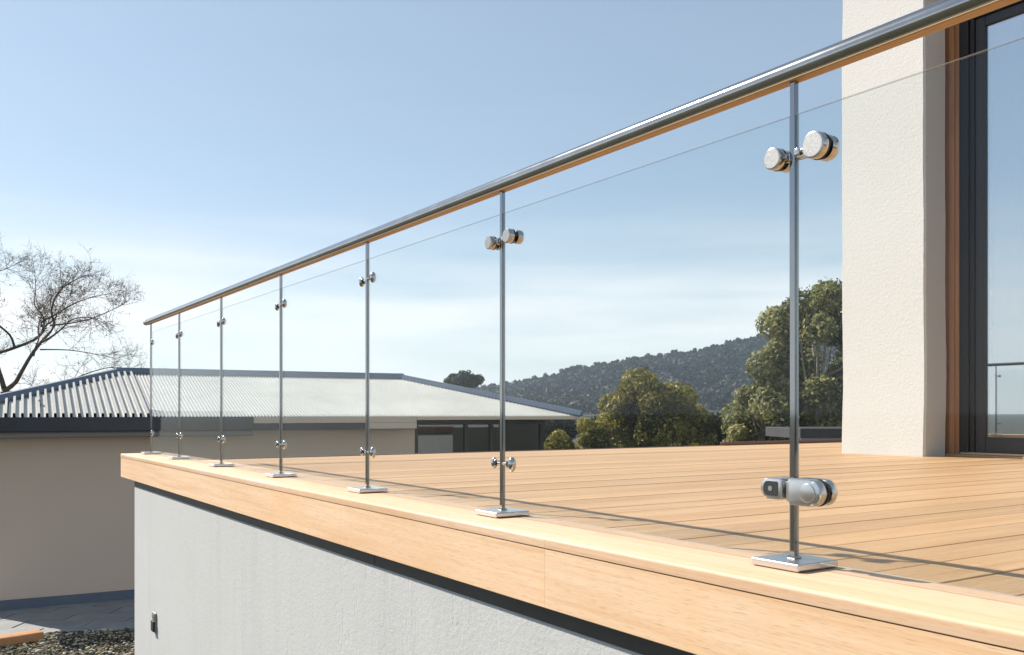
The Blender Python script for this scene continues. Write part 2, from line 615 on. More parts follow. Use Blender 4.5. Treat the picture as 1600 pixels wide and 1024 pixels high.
def slab_clamp(bm, dx, z):
    """D shaped clamp gripping the edge of the pane"""
    s = 1 if dx > 0 else -1
    if s < 0:
        add_prism(bm, stadium(-.0335, z, .0275, .0215, .017, .006), -.030, -.0055, 1, 0, .0035)
        add_prism(bm, stadium(-.0350, z, .0190, .0150, .012, .004), -.0306, -.0298, 1, 2)
        add_prism(bm, stadium(-.0335, z, .0275, .0215, .017, .006), .0055, .022, 1, 0, .003)
        add_cyl(bm, (-.036, -.0312, z), (-.036, -.0300, z), .0055, 14, mat=0)
    else:
        add_prism(bm, stadium(.0475, z, .0415, .0265, .008, .026), -.031, -.0055, 1, 0, .006)
        add_cyl(bm, (.058, -.0300, z), (.058, -.0335, z), .0185, 32, mat=0, bev=.0015)
        add_prism(bm, stadium(.0485, z, .0425, .0270, .008, .0265), -.0085, -.0050, 1, 2)
        add_prism(bm, stadium(.0475, z, .0415, .0265, .008, .026), .0055, .022, 1, 0, .003)


def knob_clamp(bm, dx, z, r):
    """mushroom headed clamp on a short stem"""
    s = 1 if dx > 0 else -1
    add_cyl(bm, (s * .004, 0.0, z), (dx, 0.0, z), .0062, 14)
    for sx, yy, k_ in ((.55, -.002, 1.0), (.60, -.002, .70)):
        bmesh.ops.create_uvsphere(bm, u_segments=24, v_segments=14, radius=r * k_,
                                  matrix=Matrix.Translation((dx - s * (1 - k_) * .026, yy, z)) @ Matrix.Diagonal((sx, .55, 1, 1)))
    add_cyl(bm, (dx - s * .013, -.010, z), (dx - s * .013, .010, z), r * .42, 16, mat=2)


CLM = ('polished_steel', 'satin_steel', 'dark_rubber')
CLS = ('matt_steel', 'satin_steel', 'dark_rubber')
bm = bmesh.new()
add_box(bm, (-.0062, -.0062, CT + .008), (.0062, .0062, RZ - RR + .0005), .0010, 2)
add_box(bm, (-.0105, -.0105, CT + .0155), (.0105, .0105, CT + .022), .002, 2)
me_post = bpy.data.meshes.new('post'); bm.to_mesh(me_post); bm.free()
me_post.materials.append(MAT['post_steel'])
bm = bmesh.new()
add_box(bm, (-.061, -.061, CT + .0015), (.061, .061, CT + .0165), .0035, 3)
me_base = bpy.data.meshes.new('base_plate'); bm.to_mesh(me_base); bm.free()
me_base.materials.append(MAT['matt_steel'])


def clampmesh(fn, *args):
    bm = bmesh.new()
    fn(bm, *args)
    bmesh.ops.recalc_face_normals(bm, faces=bm.faces[:])
    for f in bm.faces:
        f.smooth = True
    me = bpy.data.meshes.new('clamp'); bm.to_mesh(me); bm.free()
    for kk in (CLS if fn is slab_clamp else CLM):
        me.materials.append(MAT[kk])
    me.set_sharp_from_angle(angle=R_(35))
    return me


ZT, ZL = 0.525, -0.155
me_dl = clampmesh(disc_clamp, -.036, ZT - .004, .0225, .010)
me_dr = clampmesh(disc_clamp, .066, ZT + .000, .0265, .012)
me_dl2 = clampmesh(knob_clamp, -.050, ZT - .004, .0200)
me_dr2 = clampmesh(knob_clamp, .056, ZT + .002, .0215)
me_dl1 = clampmesh(disc_clamp, -.042, ZT - .004, .0205, .008)
me_dr1 = clampmesh(disc_clamp, .060, ZT + .001, .0215, .008)
me_sl = clampmesh(slab_clamp, -1, ZL)
me_sr = clampmesh(slab_clamp, 1, ZL - .003)
me_kl = clampmesh(knob_clamp, -.044, ZL, .0175)
me_kr = clampmesh(knob_clamp, .056, ZL, .0225)
for i, X in enumerate(POSTS):
    p = bpy.data.objects.new('post', me_post)
    COL.objects.link(p); p.parent = bal
    p.location = (X - POSTS[0], 0, -CT)
    near = i < 2
    parts = [('base_plate', me_base)]
    if i < len(POSTS) - 1:
        parts += [('clamp', me_dl if near else me_dl1 if i == 2 else me_dl2), ('clamp', me_sl if near else me_kl)]
    parts += [('clamp', me_dr if near else me_dr1 if i == 2 else me_dr2), ('clamp', me_sr if near else me_kr)]
    for nm, me in parts:
        c = bpy.data.objects.new(nm, me)
        COL.objects.link(c); c.parent = p
GB, GT = CT + .014, 0.605
edges = list(zip(POSTS[1:], POSTS[:-1])) + [(POSTS[0], 1.05)]
for a, b in edges:
    bm = bmesh.new()
    add_box(bm, (a + .0085, PY - .004, GB), (b - .0085, PY + .004, GT), 0.0006, 1)
    bm.faces.ensure_lookup_table()
    bmesh.ops.recalc_face_normals(bm, faces=bm.faces[:])
    for f in bm.faces:
        f.material_index = 0 if abs(f.normal.y) > .9 else 1
    under(finish(bm, 'glass_pane', None, ('pane_glass', 'glass_edge')), bal)

# ------------------------------------------------------------------ wall socket
so = empty('wall_socket', (-6.44, WY, -1.40))
tag(so, 'small weatherproof metal socket cover on the grey wall near its corner', 'socket')
bm = bmesh.new(); add_box(bm, (-.042, -.012, -.066), (.042, .002, .066), .004, 2)
finish(bm, 'back_box', so, 'satin_steel')
bm = bmesh.new(); add_box(bm, (-.036, -.024, -.060), (.036, -.0125, .012), .005, 2)
finish(bm, 'flap', so, 'slate_frame')
bm = bmesh.new(); add_box(bm, (-.032, -.018, .022), (.032, -.0125, .058), .004, 2)
finish(bm, 'switch_plate', so, 'polished_steel')

# ------------------------------------------------------------------ the house on the deck
house = empty('house', (-5.23, 6.9, DZ))
tag(house, 'white rendered house corner with a dark framed glass door on the deck', 'house')


def hb(name, lo, hi, mat, bev=0.0, par=None, smooth=False):
    o = under(box(name, lo, hi, None, mat, bev, 2, smooth), house)
    return o


HT = 4.2
# pier with slightly uneven rendered edges
bm = bmesh.new()
add_box(bm, (-5.23, 6.90, DZ - .02), (-4.425, 7.20, HT))
bmesh.ops.subdivide_edges(bm, edges=[e for e in bm.edges if abs(e.verts[0].co.z - e.verts[1].co.z) > 1], cuts=60)
bm.verts.ensure_lookup_table()
for v in bm.verts:
    t = v.co.z * 1.7
    v.co.x += .004 * math.sin(t + v.co.y) + .0025 * math.sin(3.1 * t) + random.uniform(-.0015, .0015)
    v.co.y += .003 * math.sin(2.3 * t)
bmesh.ops.bevel(bm, geom=[e for e in bm.edges if abs(e.verts[0].co.z - e.verts[1].co.z) > .02 and
                          len(e.link_faces) == 2 and e.calc_face_angle(0) > .8],
                offset=.014, segments=3, affect='EDGES')
under(finish(bm, 'pier', None, 'white_render', True), house)
hb('side_wall', (-5.20, 7.203, DZ - .02), (-5.00, 11.5, HT - .01), 'white_render')
hb('back_wall', (-4.997, 11.3, DZ - .02), (3.0, 11.497, HT - .01), 'white_render')
hb('front_wall', (-1.9, 7.25, DZ - .02), (3.0, 7.45, HT - .01), 'white_render')
hb('lintel', (-4.997, 7.25, 3.30), (-1.903, 7.45, HT - .01), 'white_render')
hb('roof', (-5.23, 6.90, HT + .003), (3.0, 11.5, HT + .2), 'dark_metal')
hb('room_floor', (-4.997, 7.62, DZ - .02), (2.9, 11.297, DZ + .03), 'deck_wood')
for xa, xb, ya in ((-4.472, -4.418, 7.235), (-4.416, -4.372, 7.222), (-4.370, -4.338, 7.232)):
    hb('door_jamb', (xa, ya, DZ + .003), (xb, 7.36, 3.297), 'frame_wood', .004)
hb('frame_post', (-4.336, 7.243, DZ + .035), (-4.262, 7.40, 3.297), 'black_frame', .003)
hb('frame_post', (-4.259, 7.262, DZ + .035), (-4.222, 7.40, 3.296), 'black_frame', .003)
hb('frame_head', (-4.219, 7.262, 3.22), (-1.905, 7.40, 3.296), 'black_frame', .003)
hb('frame_post', (-1.98, 7.262, DZ + .035), (-1.905, 7.40, 3.217), 'black_frame', .003)
hb('threshold', (-4.46, 7.218, DZ - .02), (-1.905, 7.60, DZ + .016), 'deck_wood', .004)
hb('door_sill', (-4.335, 7.250, DZ + .018), (-1.905, 7.50, DZ + .034), 'cap_wood', .003)
# sliding leaf
leaf = hb('door_leaf', (-4.2195, 7.278, DZ + .037), (-4.140, 7.33, 3.215), 'slate_frame', .003)


def sub(o):
    o.parent = leaf
    o.matrix_parent_inverse = leaf.matrix_parent_inverse.inverted() @ Matrix.Translation(-house.location)
    o.matrix_parent_inverse = Matrix()
    return o


sub(box('bottom_rail', (-4.138, 7.279, DZ + .037), (-2.06, 7.329, DZ + .16), None, 'slate_frame', .003))
sub(box('top_rail', (-4.138, 7.279, 3.14), (-2.06, 7.329, 3.215), None, 'slate_frame', .003))
sub(box('stile', (-2.058, 7.279, DZ + .037), (-1.985, 7.329, 3.215), None, 'slate_frame', .003))
sub(box('door_pane', (-4.138, 7.300, DZ + .162), (-2.06, 7.308, 3.138), None, 'door_glass'))
# curtains hang inside, things of their own
m = M('sheer_cloth'); m.set((0.86, 0.87, 0.88), 0.9); MAT['sheer_cloth'] = m.m
m = M('grey_cloth'); m.set((0.13, 0.14, 0.165), 0.9); MAT['grey_cloth'] = m.m


def curtain(name, y, x0, x1, z0, z1, mat, label, lean=None, waves=6):
    bm = bmesh.new()
    nx, nz_ = 48, 14
    rows = []
    for j in range(nz_ + 1):
        v = j / nz_
        row = []
        for i in range(nx + 1):
            u = i / nx
            xe = x1 if lean is None else x1 + lean(v)
            row.append(bm.verts.new((x0 + (xe - x0) * u, y + .010 * math.sin(u * waves * 2 * math.pi + v * .4), z0 + (z1 - z0) * v)))
        rows.append(row)
    for j in range(nz_):
        for i in range(nx):
            bm.faces.new((rows[j][i], rows[j][i + 1], rows[j + 1][i + 1], rows[j + 1][i]))
    bmesh.ops.solidify(bm, geom=bm.faces[:], thickness=.003)
    o = finish(bm, name, None, mat, True)
    tag(o, label, 'curtain')
    return o


curtain('curtain', 7.362, -4.24, -4.07, DZ + .06, 3.18, 'grey_cloth', 'narrow dark grey curtain drawn to the side behind the door glass',
        lambda v: -.02 - .06 * v, 3)
curtain('sheer_curtain', 7.395, -4.20, -2.0, DZ + .06, 3.15, 'sheer_cloth', 'pale sheer curtain hanging across the glass door', None, 14)

# ------------------------------------------------------------------ the neighbour's house
NA = R_(84.9)
nh = empty('neighbour_house', (-13.353, 0.163, GZ), NA)
tag(nh, 'beige single storey house with a corrugated steel hip roof', 'house')
NL, ND, NE, NRISE = 9.405, 4.70, -0.07 - GZ, 0.68     # eave length, depth, eave height above ground, rise
H2 = ND / 2
WI = 0.42
box('wall', (WI, WI, .142), (6.56, WI + .2, NE - .05), nh, 'beige_render')
box('wall', (WI, WI + .203, .142), (WI + .2, ND - WI, NE - .05), nh, 'beige_render')
box('wall', (WI + .203, ND - WI - .2, .142), (NL - WI, ND - WI, NE - .05), nh, 'beige_render')
box('wall', (NL - WI - .2, WI + .203, .142), (NL - WI, ND - WI - .203, NE - .05), nh, 'beige_render')
box('wall', (6.563, WI, .142), (NL - WI, WI + .2, .55), nh, 'beige_render')
box('plinth', (WI - .02, WI - .025, -.05), (NL - WI + .02, ND - WI + .02, .140), nh, 'ridge_metal')
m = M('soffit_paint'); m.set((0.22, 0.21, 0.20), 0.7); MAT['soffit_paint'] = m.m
box('soffit', (.04, .04, NE - .19), (6.40, WI + .10, NE - .165), nh, 'soffit_paint')
box('soffit', (.04, WI + .103, NE - .19), (WI + .1, ND - .04, NE - .165), nh, 'soffit_paint')
box('soffit', (6.42, .04, NE - .050), (NL - .04, WI + .02, NE - .030), nh, 'navy_metal')
# gutter/fascia boards
box('fascia', (-.03, -.06, NE - .175), (3.91, .038, NE + .012), nh, 'navy_metal', .008)
bm = bmesh.new(); add_cyl(bm, (-.03, .07, NE - .215), (3.91, .07, NE - .215), .05, 16)
finish(bm, 'gutter_pipe', nh, 'soffit_paint', True)
box('fascia', (3.913, -.05, NE - .175), (5.63, .038, NE - .085), nh, 'navy_metal', .005)
box('fascia', (3.913, -.04, NE - .083), (6.41, .038, NE + .012), nh, 'beige_render', .004)
box('fascia', (5.633, -.04, NE - .175), (6.41, .038, NE - .085), nh, 'beige_render', .004)
box('fascia', (6.413, -.05, NE - .045), (NL + .03, .038, NE + .012), nh, 'beige_render', .004)
box('fascia', (-.03, .041, NE - .175), (.038, ND + .03, NE + .012), nh, 'navy_metal', .005)
box('fascia', (NL - .038, .041, NE - .06), (NL + .03, ND + .03, NE + .012), nh, 'beige_render', .005)
box('fascia', (.041, ND - .038, NE - .175), (NL - .041, ND + .03, NE + .012), nh, 'navy_metal', .005)
# corrugated roof, one mesh per sheet
bm = bmesh.new()
hv = [bm.verts.new(p) for p in ((.02, .02, NE), (NL - .02, .02, NE), (NL - .02, ND - .02, NE), (.02, ND - .02, NE),
                                (H2, H2, NE + NRISE - .03), (NL - H2, H2, NE + NRISE - .03))]
for q in ((0, 1, 5, 4), (1, 2, 5), (2, 3, 4, 5), (3, 0, 4)):
    bm.faces.new([hv[i] for i in q])
roof = finish(bm, 'roof', nh, 'navy_metal')
SLP = NRISE / H2
rp = 0.094
prof = [(0.0, 0.0), (.049, 0.0), (.052, .052), (.080, .052), (.084, 0.0)]


def slope_sheets(length, trans, x_start=0.0, x_end=99.0, k=1.0, hk=1.0):
    n_r = int(length / (rp * k)) + 1
    per = int(9 / k)
    for s0 in range(0, n_r, per):
        if not (x_start <= s0 * rp * k < x_end):
            continue
        bm = bmesh.new()
        prev = None
        for r_ in range(s0, min(s0 + per, n_r)):
            for dx, dz in prof:
                xx = r_ * rp * k + dx * k
                dz = dz * hk
                if xx > length:
                    break
                ym = max(min(xx, length - xx, H2), 0.002)
                a = bm.verts.new(trans(xx, -.03, NE + .020 + dz - .03 * SLP))
                b = bm.verts.new(trans(xx, ym, NE + .020 + dz + ym * SLP))
                if prev:
                    bm.faces.new((prev[0], a, b, prev[1]))
                prev = (a, b)
        o = finish(bm, 'roof_sheet', roof, 'roof_steel')


slope_sheets(NL, lambda a, b, z: (a, b, z), 0.0, 2.4)
slope_sheets(NL, lambda a, b, z: (a, b, z + .001), 2.4, 99.0, 0.5, 0.26)
slope_sheets(ND, lambda a, b, z: (b, ND - a, z))
slope_sheets(ND, lambda a, b, z: (NL - b, a, z))
slope_sheets(NL, lambda a, b, z: (NL - a, ND - b, z))


def ridge_cap(name, a, b, w=.12, t=.065):
    a, b = Vector(a), Vector(b)
    d = (b - a).normalized()
    s = d.cross(Vector((0, 0, 1))).normalized()
    u = s.cross(d)
    sec = [(-w, -.035), (-w, -.010), (-w * .35, t), (w * .35, t), (w, -.010), (w, -.035)]
    bm = bmesh.new()
    A = [bm.verts.new(a + s * p + u * q) for p, q in sec]
    B = [bm.verts.new(b + s * p + u * q) for p, q in sec]
    for i in range(6):
        bm.faces.new((A[i], A[(i + 1) % 6], B[(i + 1) % 6], B[i]))
    bm.faces.new(A[::-1]); bm.faces.new(B)
    return finish(bm, name, roof, 'ridge_metal')


zr = NE + NRISE + .035
ridge_cap('ridge_cap', (H2 - .05, H2, zr), (NL - H2 + .05, H2, zr))
for ex, ey, rx in ((-.03, -.03, H2), (-.03, ND + .03, H2), (NL + .03, -.03, NL - H2), (NL + .03, ND + .03, NL - H2)):
    ridge_cap('hip_cap', (ex, ey, NE + .035), (rx, H2, zr - .012))
# glazed corner: posts, panes, a pale curtain pier
WZ0, WZ1 = .553, NE - .085
xs = [6.60, 7.49, 7.96, 8.17, NL - WI - .05]
box('window_head', (6.563, WI + .02, WZ1 - .04), (NL - WI, WI + .16, WZ1 + .02), nh, 'black_frame')
for i, xx in enumerate(xs):
    box('mullion', (xx - .03, WI + .03, WZ0), (xx + .03, WI + .12, WZ1 - .043), nh, 'black_frame')
for i in range(4):
    box('window_pane', (xs[i] + .032, WI + .07, WZ0 + .01), (xs[i + 1] - .032, WI + .078, WZ1 - .045), nh, 'window_glass')
m = M('pale_blind'); m.set((0.55, 0.56, 0.56), 0.8); MAT['pale_blind'] = m.m
bl_ = box('blind', (6.72, WI + .14, WZ0 + .02), (6.98, WI + .16, WZ1 - .06), nh, 'pale_blind')
box('room_wall', (6.6, WI + 1.4, .1), (NL - WI - .25, WI + 1.5, NE - .2), nh, 'dark_metal')
# roof vent
bm = bmesh.new()
add_cyl(bm, (1.22, .55, NE + .10), (1.22, .55, NE + .25), .02, 16)
add_cyl(bm, (1.22, .55, NE + .24), (1.22, .55, NE + .27), .035, 16, r2=.015)
finish(bm, 'roof_vent', nh, 'roof_steel', True)
bm = bmesh.new()
add_box(bm, (6.92, H2 - .55, NE + NRISE - .22), (7.16, H2 - .33, NE + NRISE + .02))
bm.free()

# ------------------------------------------------------------------ paving, gravel bed and edging by the neighbour's wall
m = M('paver_stone')
a = m.noise(m.co((1, 1, 1), rnd=19.0), 3.0, 6, 0.65)
b = m.noise(m.co((1, 1, 1), rnd=19.0), 40, 4, 0.6)
m.set(m.mix(0.3, m.ramp(a, [(0.3, (0.15, 0.155, 0.16)), (0.7, (0.27, 0.27, 0.27))]),
            m.ramp(b, [(0.3, (0.18, 0.18, 0.18)), (0.7, (0.40, 0.40, 0.39))])), 0.85)
m.bump(b, 0.4, 0.004)
MAT['paver_stone'] = m.m
m = M('joint_sand'); m.set((0.035, 0.035, 0.035), 0.95); MAT['joint_sand'] = m.m
pvc = at(60, 11.6)
pv = pydata('paving', [(pvc.x - 3.6, pvc.y - 4.0, GZ - .008), (pvc.x + 2.8, pvc.y - 4.0, GZ - .008),
                       (pvc.x + 2.8, pvc.y + 5.5, GZ - .008), (pvc.x - 3.6, pvc.y + 5.5, GZ - .008)], [(0, 1, 2, 3)], None, ['joint_sand'])
tag(pv, kind='structure')
bm = bmesh.new(); add_box(bm, (-.395, -.195, -.03), (.395, .195, .020), .006, 2)
me_pv = bpy.data.meshes.new('paver'); bm.to_mesh(me_pv); bm.free()
me_pv.materials.append(MAT['paver_stone'])
pa = R_(56)
for i in range(-6, 7):
    for j in range(-10, 11):
        lx = i * .806 + (j % 2) * .403; ly = j * .406
        wx = pvc.x + lx * math.cos(pa) - ly * math.sin(pa)
        wy = pvc.y + lx * math.sin(pa) + ly * math.cos(pa)
        d = Vector((wx, wy, 0))
        z_ = d.dot(FWD); q_ = 800 + 1434 * d.dot(RGT) / z_
        loc = Matrix.Rotation(-NA, 4, 'Z') @ (d - Vector((-13.353, .163, 0)))
        if z_ < 9.9 or loc.y > 1.1 or q_ < -160 or q_ > 420 or abs(wx - pvc.x + .4) > 3.0:
            continue
        o = bpy.data.objects.new('paver', me_pv); COL.objects.link(o)
        o.parent = pv
        o.location = (wx, wy, GZ + random.uniform(-.004, .004))
        o.rotation_euler = (random.uniform(-.006, .006), random.uniform(-.006, .006), pa)

# gravel bed: dark soil sheet with stones
V, Fq, T = [], [], []
gb = M('bed_soil')
a = gb.noise(gb.co((1, 1, 1)), 18, 6, 0.7)
gb.set(gb.ramp(a, [(0.35, (0.018, 0.016, 0.012)), (0.7, (0.06, 0.052, 0.035))]), 0.95)
gb.bump(a, 0.8, 0.03)
MAT['bed_soil'] = gb.m


def front_edge(px):
    return 10.38 + (px / 208) * .34


bm = bmesh.new()
NXG, NZG = 40, 24
rows = []
for j in range(NZG + 1):
    row = []
    for i in range(NXG + 1):
        px = -260 + 700 * i / NXG
        zz = front_edge(px) + .03 * math.sin(px * .11) + .02 * math.sin(px * .31)
        z_ = zz - (zz - 6.0) * j / NZG
        p = at(px, z_)
        h = GZ + .03 + .05 * min(1, j / 3) + random.uniform(-.012, .012)
        row.append(bm.verts.new((p.x, p.y, h if j else GZ - .02)))
    rows.append(row)
for j in range(NZG):
    for i in range(NXG):
        bm.faces.new((rows[j][i], rows[j][i + 1], rows[j + 1][i + 1], rows[j + 1][i]))
bed = finish(bm, 'garden_bed', None, 'bed_soil', True)
tag(bed, kind='structure')
ico = bmesh.new(); bmesh.ops.create_icosphere(ico, subdivisions=1, radius=1)
iv = np.array([v.co[:] for v in ico.verts]); fi = np.array([[v.index for v in f.verts] for f in ico.faces]); ico.free()
NS = 11000
vs_, fs_, ts_ = [], [], []
for s in range(NS):
    px = random.uniform(-120, 330)
    z_ = front_edge(px) - .03 - abs(random.random()) ** 1.3 * 2.6
    p = at(px, z_)
    r_ = random.choice((.006, .009, .012, .016)) * random.uniform(.7, 1.4)
    if random.random() < .008:
        r_ *= 1.9
    sc_ = np.array([random.uniform(.8, 1.4), random.uniform(.8, 1.4), random.uniform(.45, .8)]) * r_
    ang = random.uniform(0, 6.28)
    vv = iv * sc_ * (1 + rng.uniform(-.2, .2, (len(iv), 1)))
    rr = np.array([[math.cos(ang), -math.sin(ang), 0], [math.sin(ang), math.cos(ang), 0], [0, 0, 1]])
    vv = vv @ rr.T + np.array([p.x, p.y, GZ + .085 + r_ * .3])
    fs_.append(fi + s * len(iv)); vs_.append(vv); ts_.append(np.full(len(fi), random.random() if r_ < .026 else .9))
m = M('stones')
at_ = m.n.new('ShaderNodeAttribute'); at_.attribute_name = 'tone'
m.set(m.ramp(at_.outputs['Fac'], [(0.0, (0.02, 0.017, 0.012)), (0.5, (0.07, 0.058, 0.03)), (0.8, (0.30, 0.24, 0.12)), (1.0, (0.55, 0.53, 0.48))]), 0.85)
MAT['stones'] = m.m
gr = pydata('gravel', np.concatenate(vs_), np.concatenate(fs_), None, ['stones'], np.concatenate(ts_))
tag(gr, 'loose brown and cream gravel over dark soil', 'gravel', kind='stuff')

m = M('terracotta')
a = m.noise(m.co((1, 1, 1)), 12, 5, 0.6)
m.set(m.ramp(a, [(0.3, (0.36, 0.17, 0.07)), (0.7, (0.47, 0.24, 0.105))]), 0.8)
m.bump(a, 0.4, 0.006)
MAT['terracotta'] = m.m
ep = at(60, 10.28)
ed = empty('edging_block', (ep.x, ep.y, GZ + .05), R_(84.9 + 16))
tag(ed, 'orange terracotta edging block lying at the edge of the gravel', 'edging')
bm = bmesh.new(); add_box(bm, (-1.0, -.20, -.06), (0, 0, .13), .02, 3)
finish(bm, 'block', ed, 'terracotta', True)

# ------------------------------------------------------------------ trees and shrubs
def leaf_mat(name, stops, trans=0.38):
    m = M(name)
    n, l = m.n, m.l
    a = n.new('ShaderNodeAttribute'); a.attribute_name = 'tone'
    c = m.ramp(a.outputs['Fac'], stops)
    m.set(c, 0.55)
    m.p.inputs['Specular IOR Level'].default_value = 0.25
    tr = n.new('ShaderNodeBsdfTranslucent'); l.new(c, tr.inputs['Color'])
    ms = n.new('ShaderNodeMixShader'); ms.inputs[0].default_value = trans
    l.new(m.p.outputs[0], ms.inputs[1]); l.new(tr.outputs[0], ms.inputs[2])
    l.new(ms.outputs[0], n['Material Output'].inputs['Surface'])
    return m.m


MAT['leaf_olive'] = leaf_mat('leaf_olive', [(0, (0.035, 0.042, 0.008)), (0.5, (0.20, 0.18, 0.036)), (1, (0.48, 0.40, 0.10))])
MAT['leaf_gum'] = leaf_mat('leaf_gum', [(0, (0.035, 0.045, 0.016)), (0.5, (0.21, 0.21, 0.075)), (1, (0.50, 0.46, 0.21))])
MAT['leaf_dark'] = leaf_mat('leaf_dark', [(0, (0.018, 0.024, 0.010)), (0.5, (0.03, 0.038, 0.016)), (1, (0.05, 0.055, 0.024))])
MAT['leaf_far'] = leaf_mat('leaf_far', [(0, (0.012, 0.017, 0.017)), (0.5, (0.030, 0.036, 0.030)), (1, (0.075, 0.078, 0.06))])
m = M('bark')
a = m.noise(m.co((6, 6, 1.2)), 3, 5, 0.6)
m.set(m.ramp(a, [(0.3, (0.075, 0.052, 0.038)), (0.7, (0.16, 0.115, 0.085))]), 0.9)
m.bump(a, 0.5, 0.02); MAT['bark'] = m.m
m = M('pale_bark')
a = m.noise(m.co((6, 6, 1.2)), 3, 5, 0.6)
m.set(m.ramp(a, [(0.3, (0.20, 0.17, 0.13)), (0.7, (0.42, 0.38, 0.32))]), 0.85); MAT['pale_bark'] = m.m


def leaves(centers, radii, per, size, squash=1.0, shell=0.55, vary=0.2):
    """leaf-sized faces over the skin and through the body of many clumps"""
    cs, ns = [], []
    for c, r in zip(centers, radii):
        d = rng.normal(size=(per, 3)); d /= np.linalg.norm(d, axis=1)[:, None]
        rad = r * (shell + (1 - shell) * rng.random(per) ** .6)[:, None]
        cs.append(np.array(c) + d * rad * np.array([1, 1, squash]) + rng.normal(size=(per, 3)) * r * .06)
        ns.append(d)
    C = np.concatenate(cs); D = np.concatenate(ns)
    N = len(C)
    nr = D * 1.0 + rng.normal(size=(N, 3)) * .6
    nr /= np.linalg.norm(nr, axis=1)[:, None]
    t = np.cross(nr, rng.normal(size=(N, 3))); t /= np.linalg.norm(t, axis=1)[:, None]
    b = np.cross(nr, t)
    s = size * (.6 + .9 * rng.random(N))[:, None]
    V = np.stack([C - t * s, C - b * s * .5 + nr * s * .12, C + t * s, C + b * s * .5 + nr * s * .12], 1).reshape(-1, 3)
    F_ = np.arange(N * 4).reshape(-1, 4)
    tone = np.clip(np.repeat(rng.normal(.5, vary, len(centers)), per) + rng.normal(0, .15, N), 0, 1)
    return V, F_, tone


def crown_blobs(rx, ry, rz, n, rmin, rmax, cz):
    cs, rs = [], []
    while len(cs) < n:
        p = rng.uniform(-1, 1, 3)
        if np.linalg.norm(p) > 1 or np.linalg.norm(p) < .25:
            continue
        r = rng.uniform(rmin, rmax)
        q = p * np.array([rx - r * .8, ry - r * .8, rz - r * .8])
        cs.append((q[0], q[1], cz + q[2])); rs.append(r)
    return cs, rs


def tree(name, base, height, crown, blobs, per, leaf, mat, bark, label, cat='tree', trunk_r=.12, group=None, extra=None, shell=.55, cz=None):
    root = empty(name, base)
    tag(root, label, cat, group)
    rx, ry, rz = crown
    cz = height - rz if cz is None else cz
    cs, rs = crown_blobs(rx, ry, rz, blobs[0], blobs[1], blobs[2], cz)
    if extra:
        for (c, r) in extra:
            cs.append(c); rs.append(r)
    bm = bmesh.new()
    bend = random.uniform(-.1, .1) * rx
    trunk = [Vector((bend * math.sin(2.2 * t), bend * .6 * t, t * (cz + rz * .3))) for t in (0, .2, .4, .6, .8, 1)]
    add_tube(bm, trunk, [trunk_r * f for f in (1.15, 1, .85, .7, .5, .25)], 8)
    for c, r in list(zip(cs, rs))[::max(1, len(cs) // 16)]:
        c = Vector(c)
        s = trunk[random.choice((2, 3, 4))]
        mid = (s + c) / 2 + Vector((0, 0, -.08 * rz))
        add_tube(bm, [s, mid, c], [trunk_r * .42, trunk_r * .26, trunk_r * .08], 6)
    finish(bm, 'trunk', root, bark, True)
    V, F_, tn = leaves(cs, rs, per, leaf, .9, shell)
    pydata('crown', V, F_, root, [mat], tn)
    return root


b = at(1026, 35); tree('round_tree', (b.x, b.y, GZ), 4.62, (2.5, 2.4, 2.3), (56, .40, .80), 520, .075, 'leaf_olive', 'bark',
                       'rounded olive green tree standing on its own behind the deck', trunk_r=.13, shell=.6)
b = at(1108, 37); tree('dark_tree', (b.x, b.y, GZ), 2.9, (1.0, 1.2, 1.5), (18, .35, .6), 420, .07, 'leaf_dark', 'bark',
                       'dark leaved tree tucked against the right side of the round olive tree', trunk_r=.1)
b = at(1270, 24)
big_extra = [((-.546 * d_, -.838 * d_, h_), r_) for d_, h_, r_ in ((.9, 3.3, .50), (.65, 3.8, .50), (1.15, 2.8, .52), (.5, 2.9, .6), (1.2, 3.2, .42), (.85, 4.2, .42), (.2, 3.4, .55))]
tree('gum_tree', (b.x, b.y, GZ), 6.35, (1.75, 1.9, 2.9), (52, .28, .60), 620, .06, 'leaf_gum', 'pale_bark',
     'tall loose gum tree with pale limbs beside the white house corner', trunk_r=.12, shell=.5, extra=big_extra)
b = at(1192, 25.5)
tree('gum_tree', (b.x, b.y, GZ), 3.65, (1.5, 1.4, 1.5), (26, .24, .50), 520, .055, 'leaf_gum', 'pale_bark',
     'lower leaning gum tree spreading left in front of the wooded hill', trunk_r=.10, shell=.5)
for px, z_, h, w, per, lab in ((845, 27, 1.75, .55, 330, 'smallest leafy shrub at the left end of the row behind the deck'),
                               (880, 28, 2.30, .72, 420, 'middle olive shrub left of the round tree'),
                               (922, 30, 2.62, .85, 480, 'tallest olive shrub touching the left side of the round tree'),
                               (1060, 26, 1.78, .50, 320, 'low leafy shrub showing just over the deck edge right of the round tree'),
                               (1092, 27, 1.82, .55, 320, 'low leafy shrub below the dark tree at the deck edge')):
    b = at(px, z_)
    tree('shrub', (b.x, b.y, GZ), h, (w, w, h * .46), (13, w * .3, w * .5), per, .055, 'leaf_olive', 'bark', lab, 'shrub', .04,
         'shrubs growing behind the deck')
b = at(726, 80)
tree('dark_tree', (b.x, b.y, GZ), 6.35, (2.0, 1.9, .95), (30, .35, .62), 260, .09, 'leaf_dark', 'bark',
     'small dark flat topped tree rising behind the neighbour roof', trunk_r=.16)
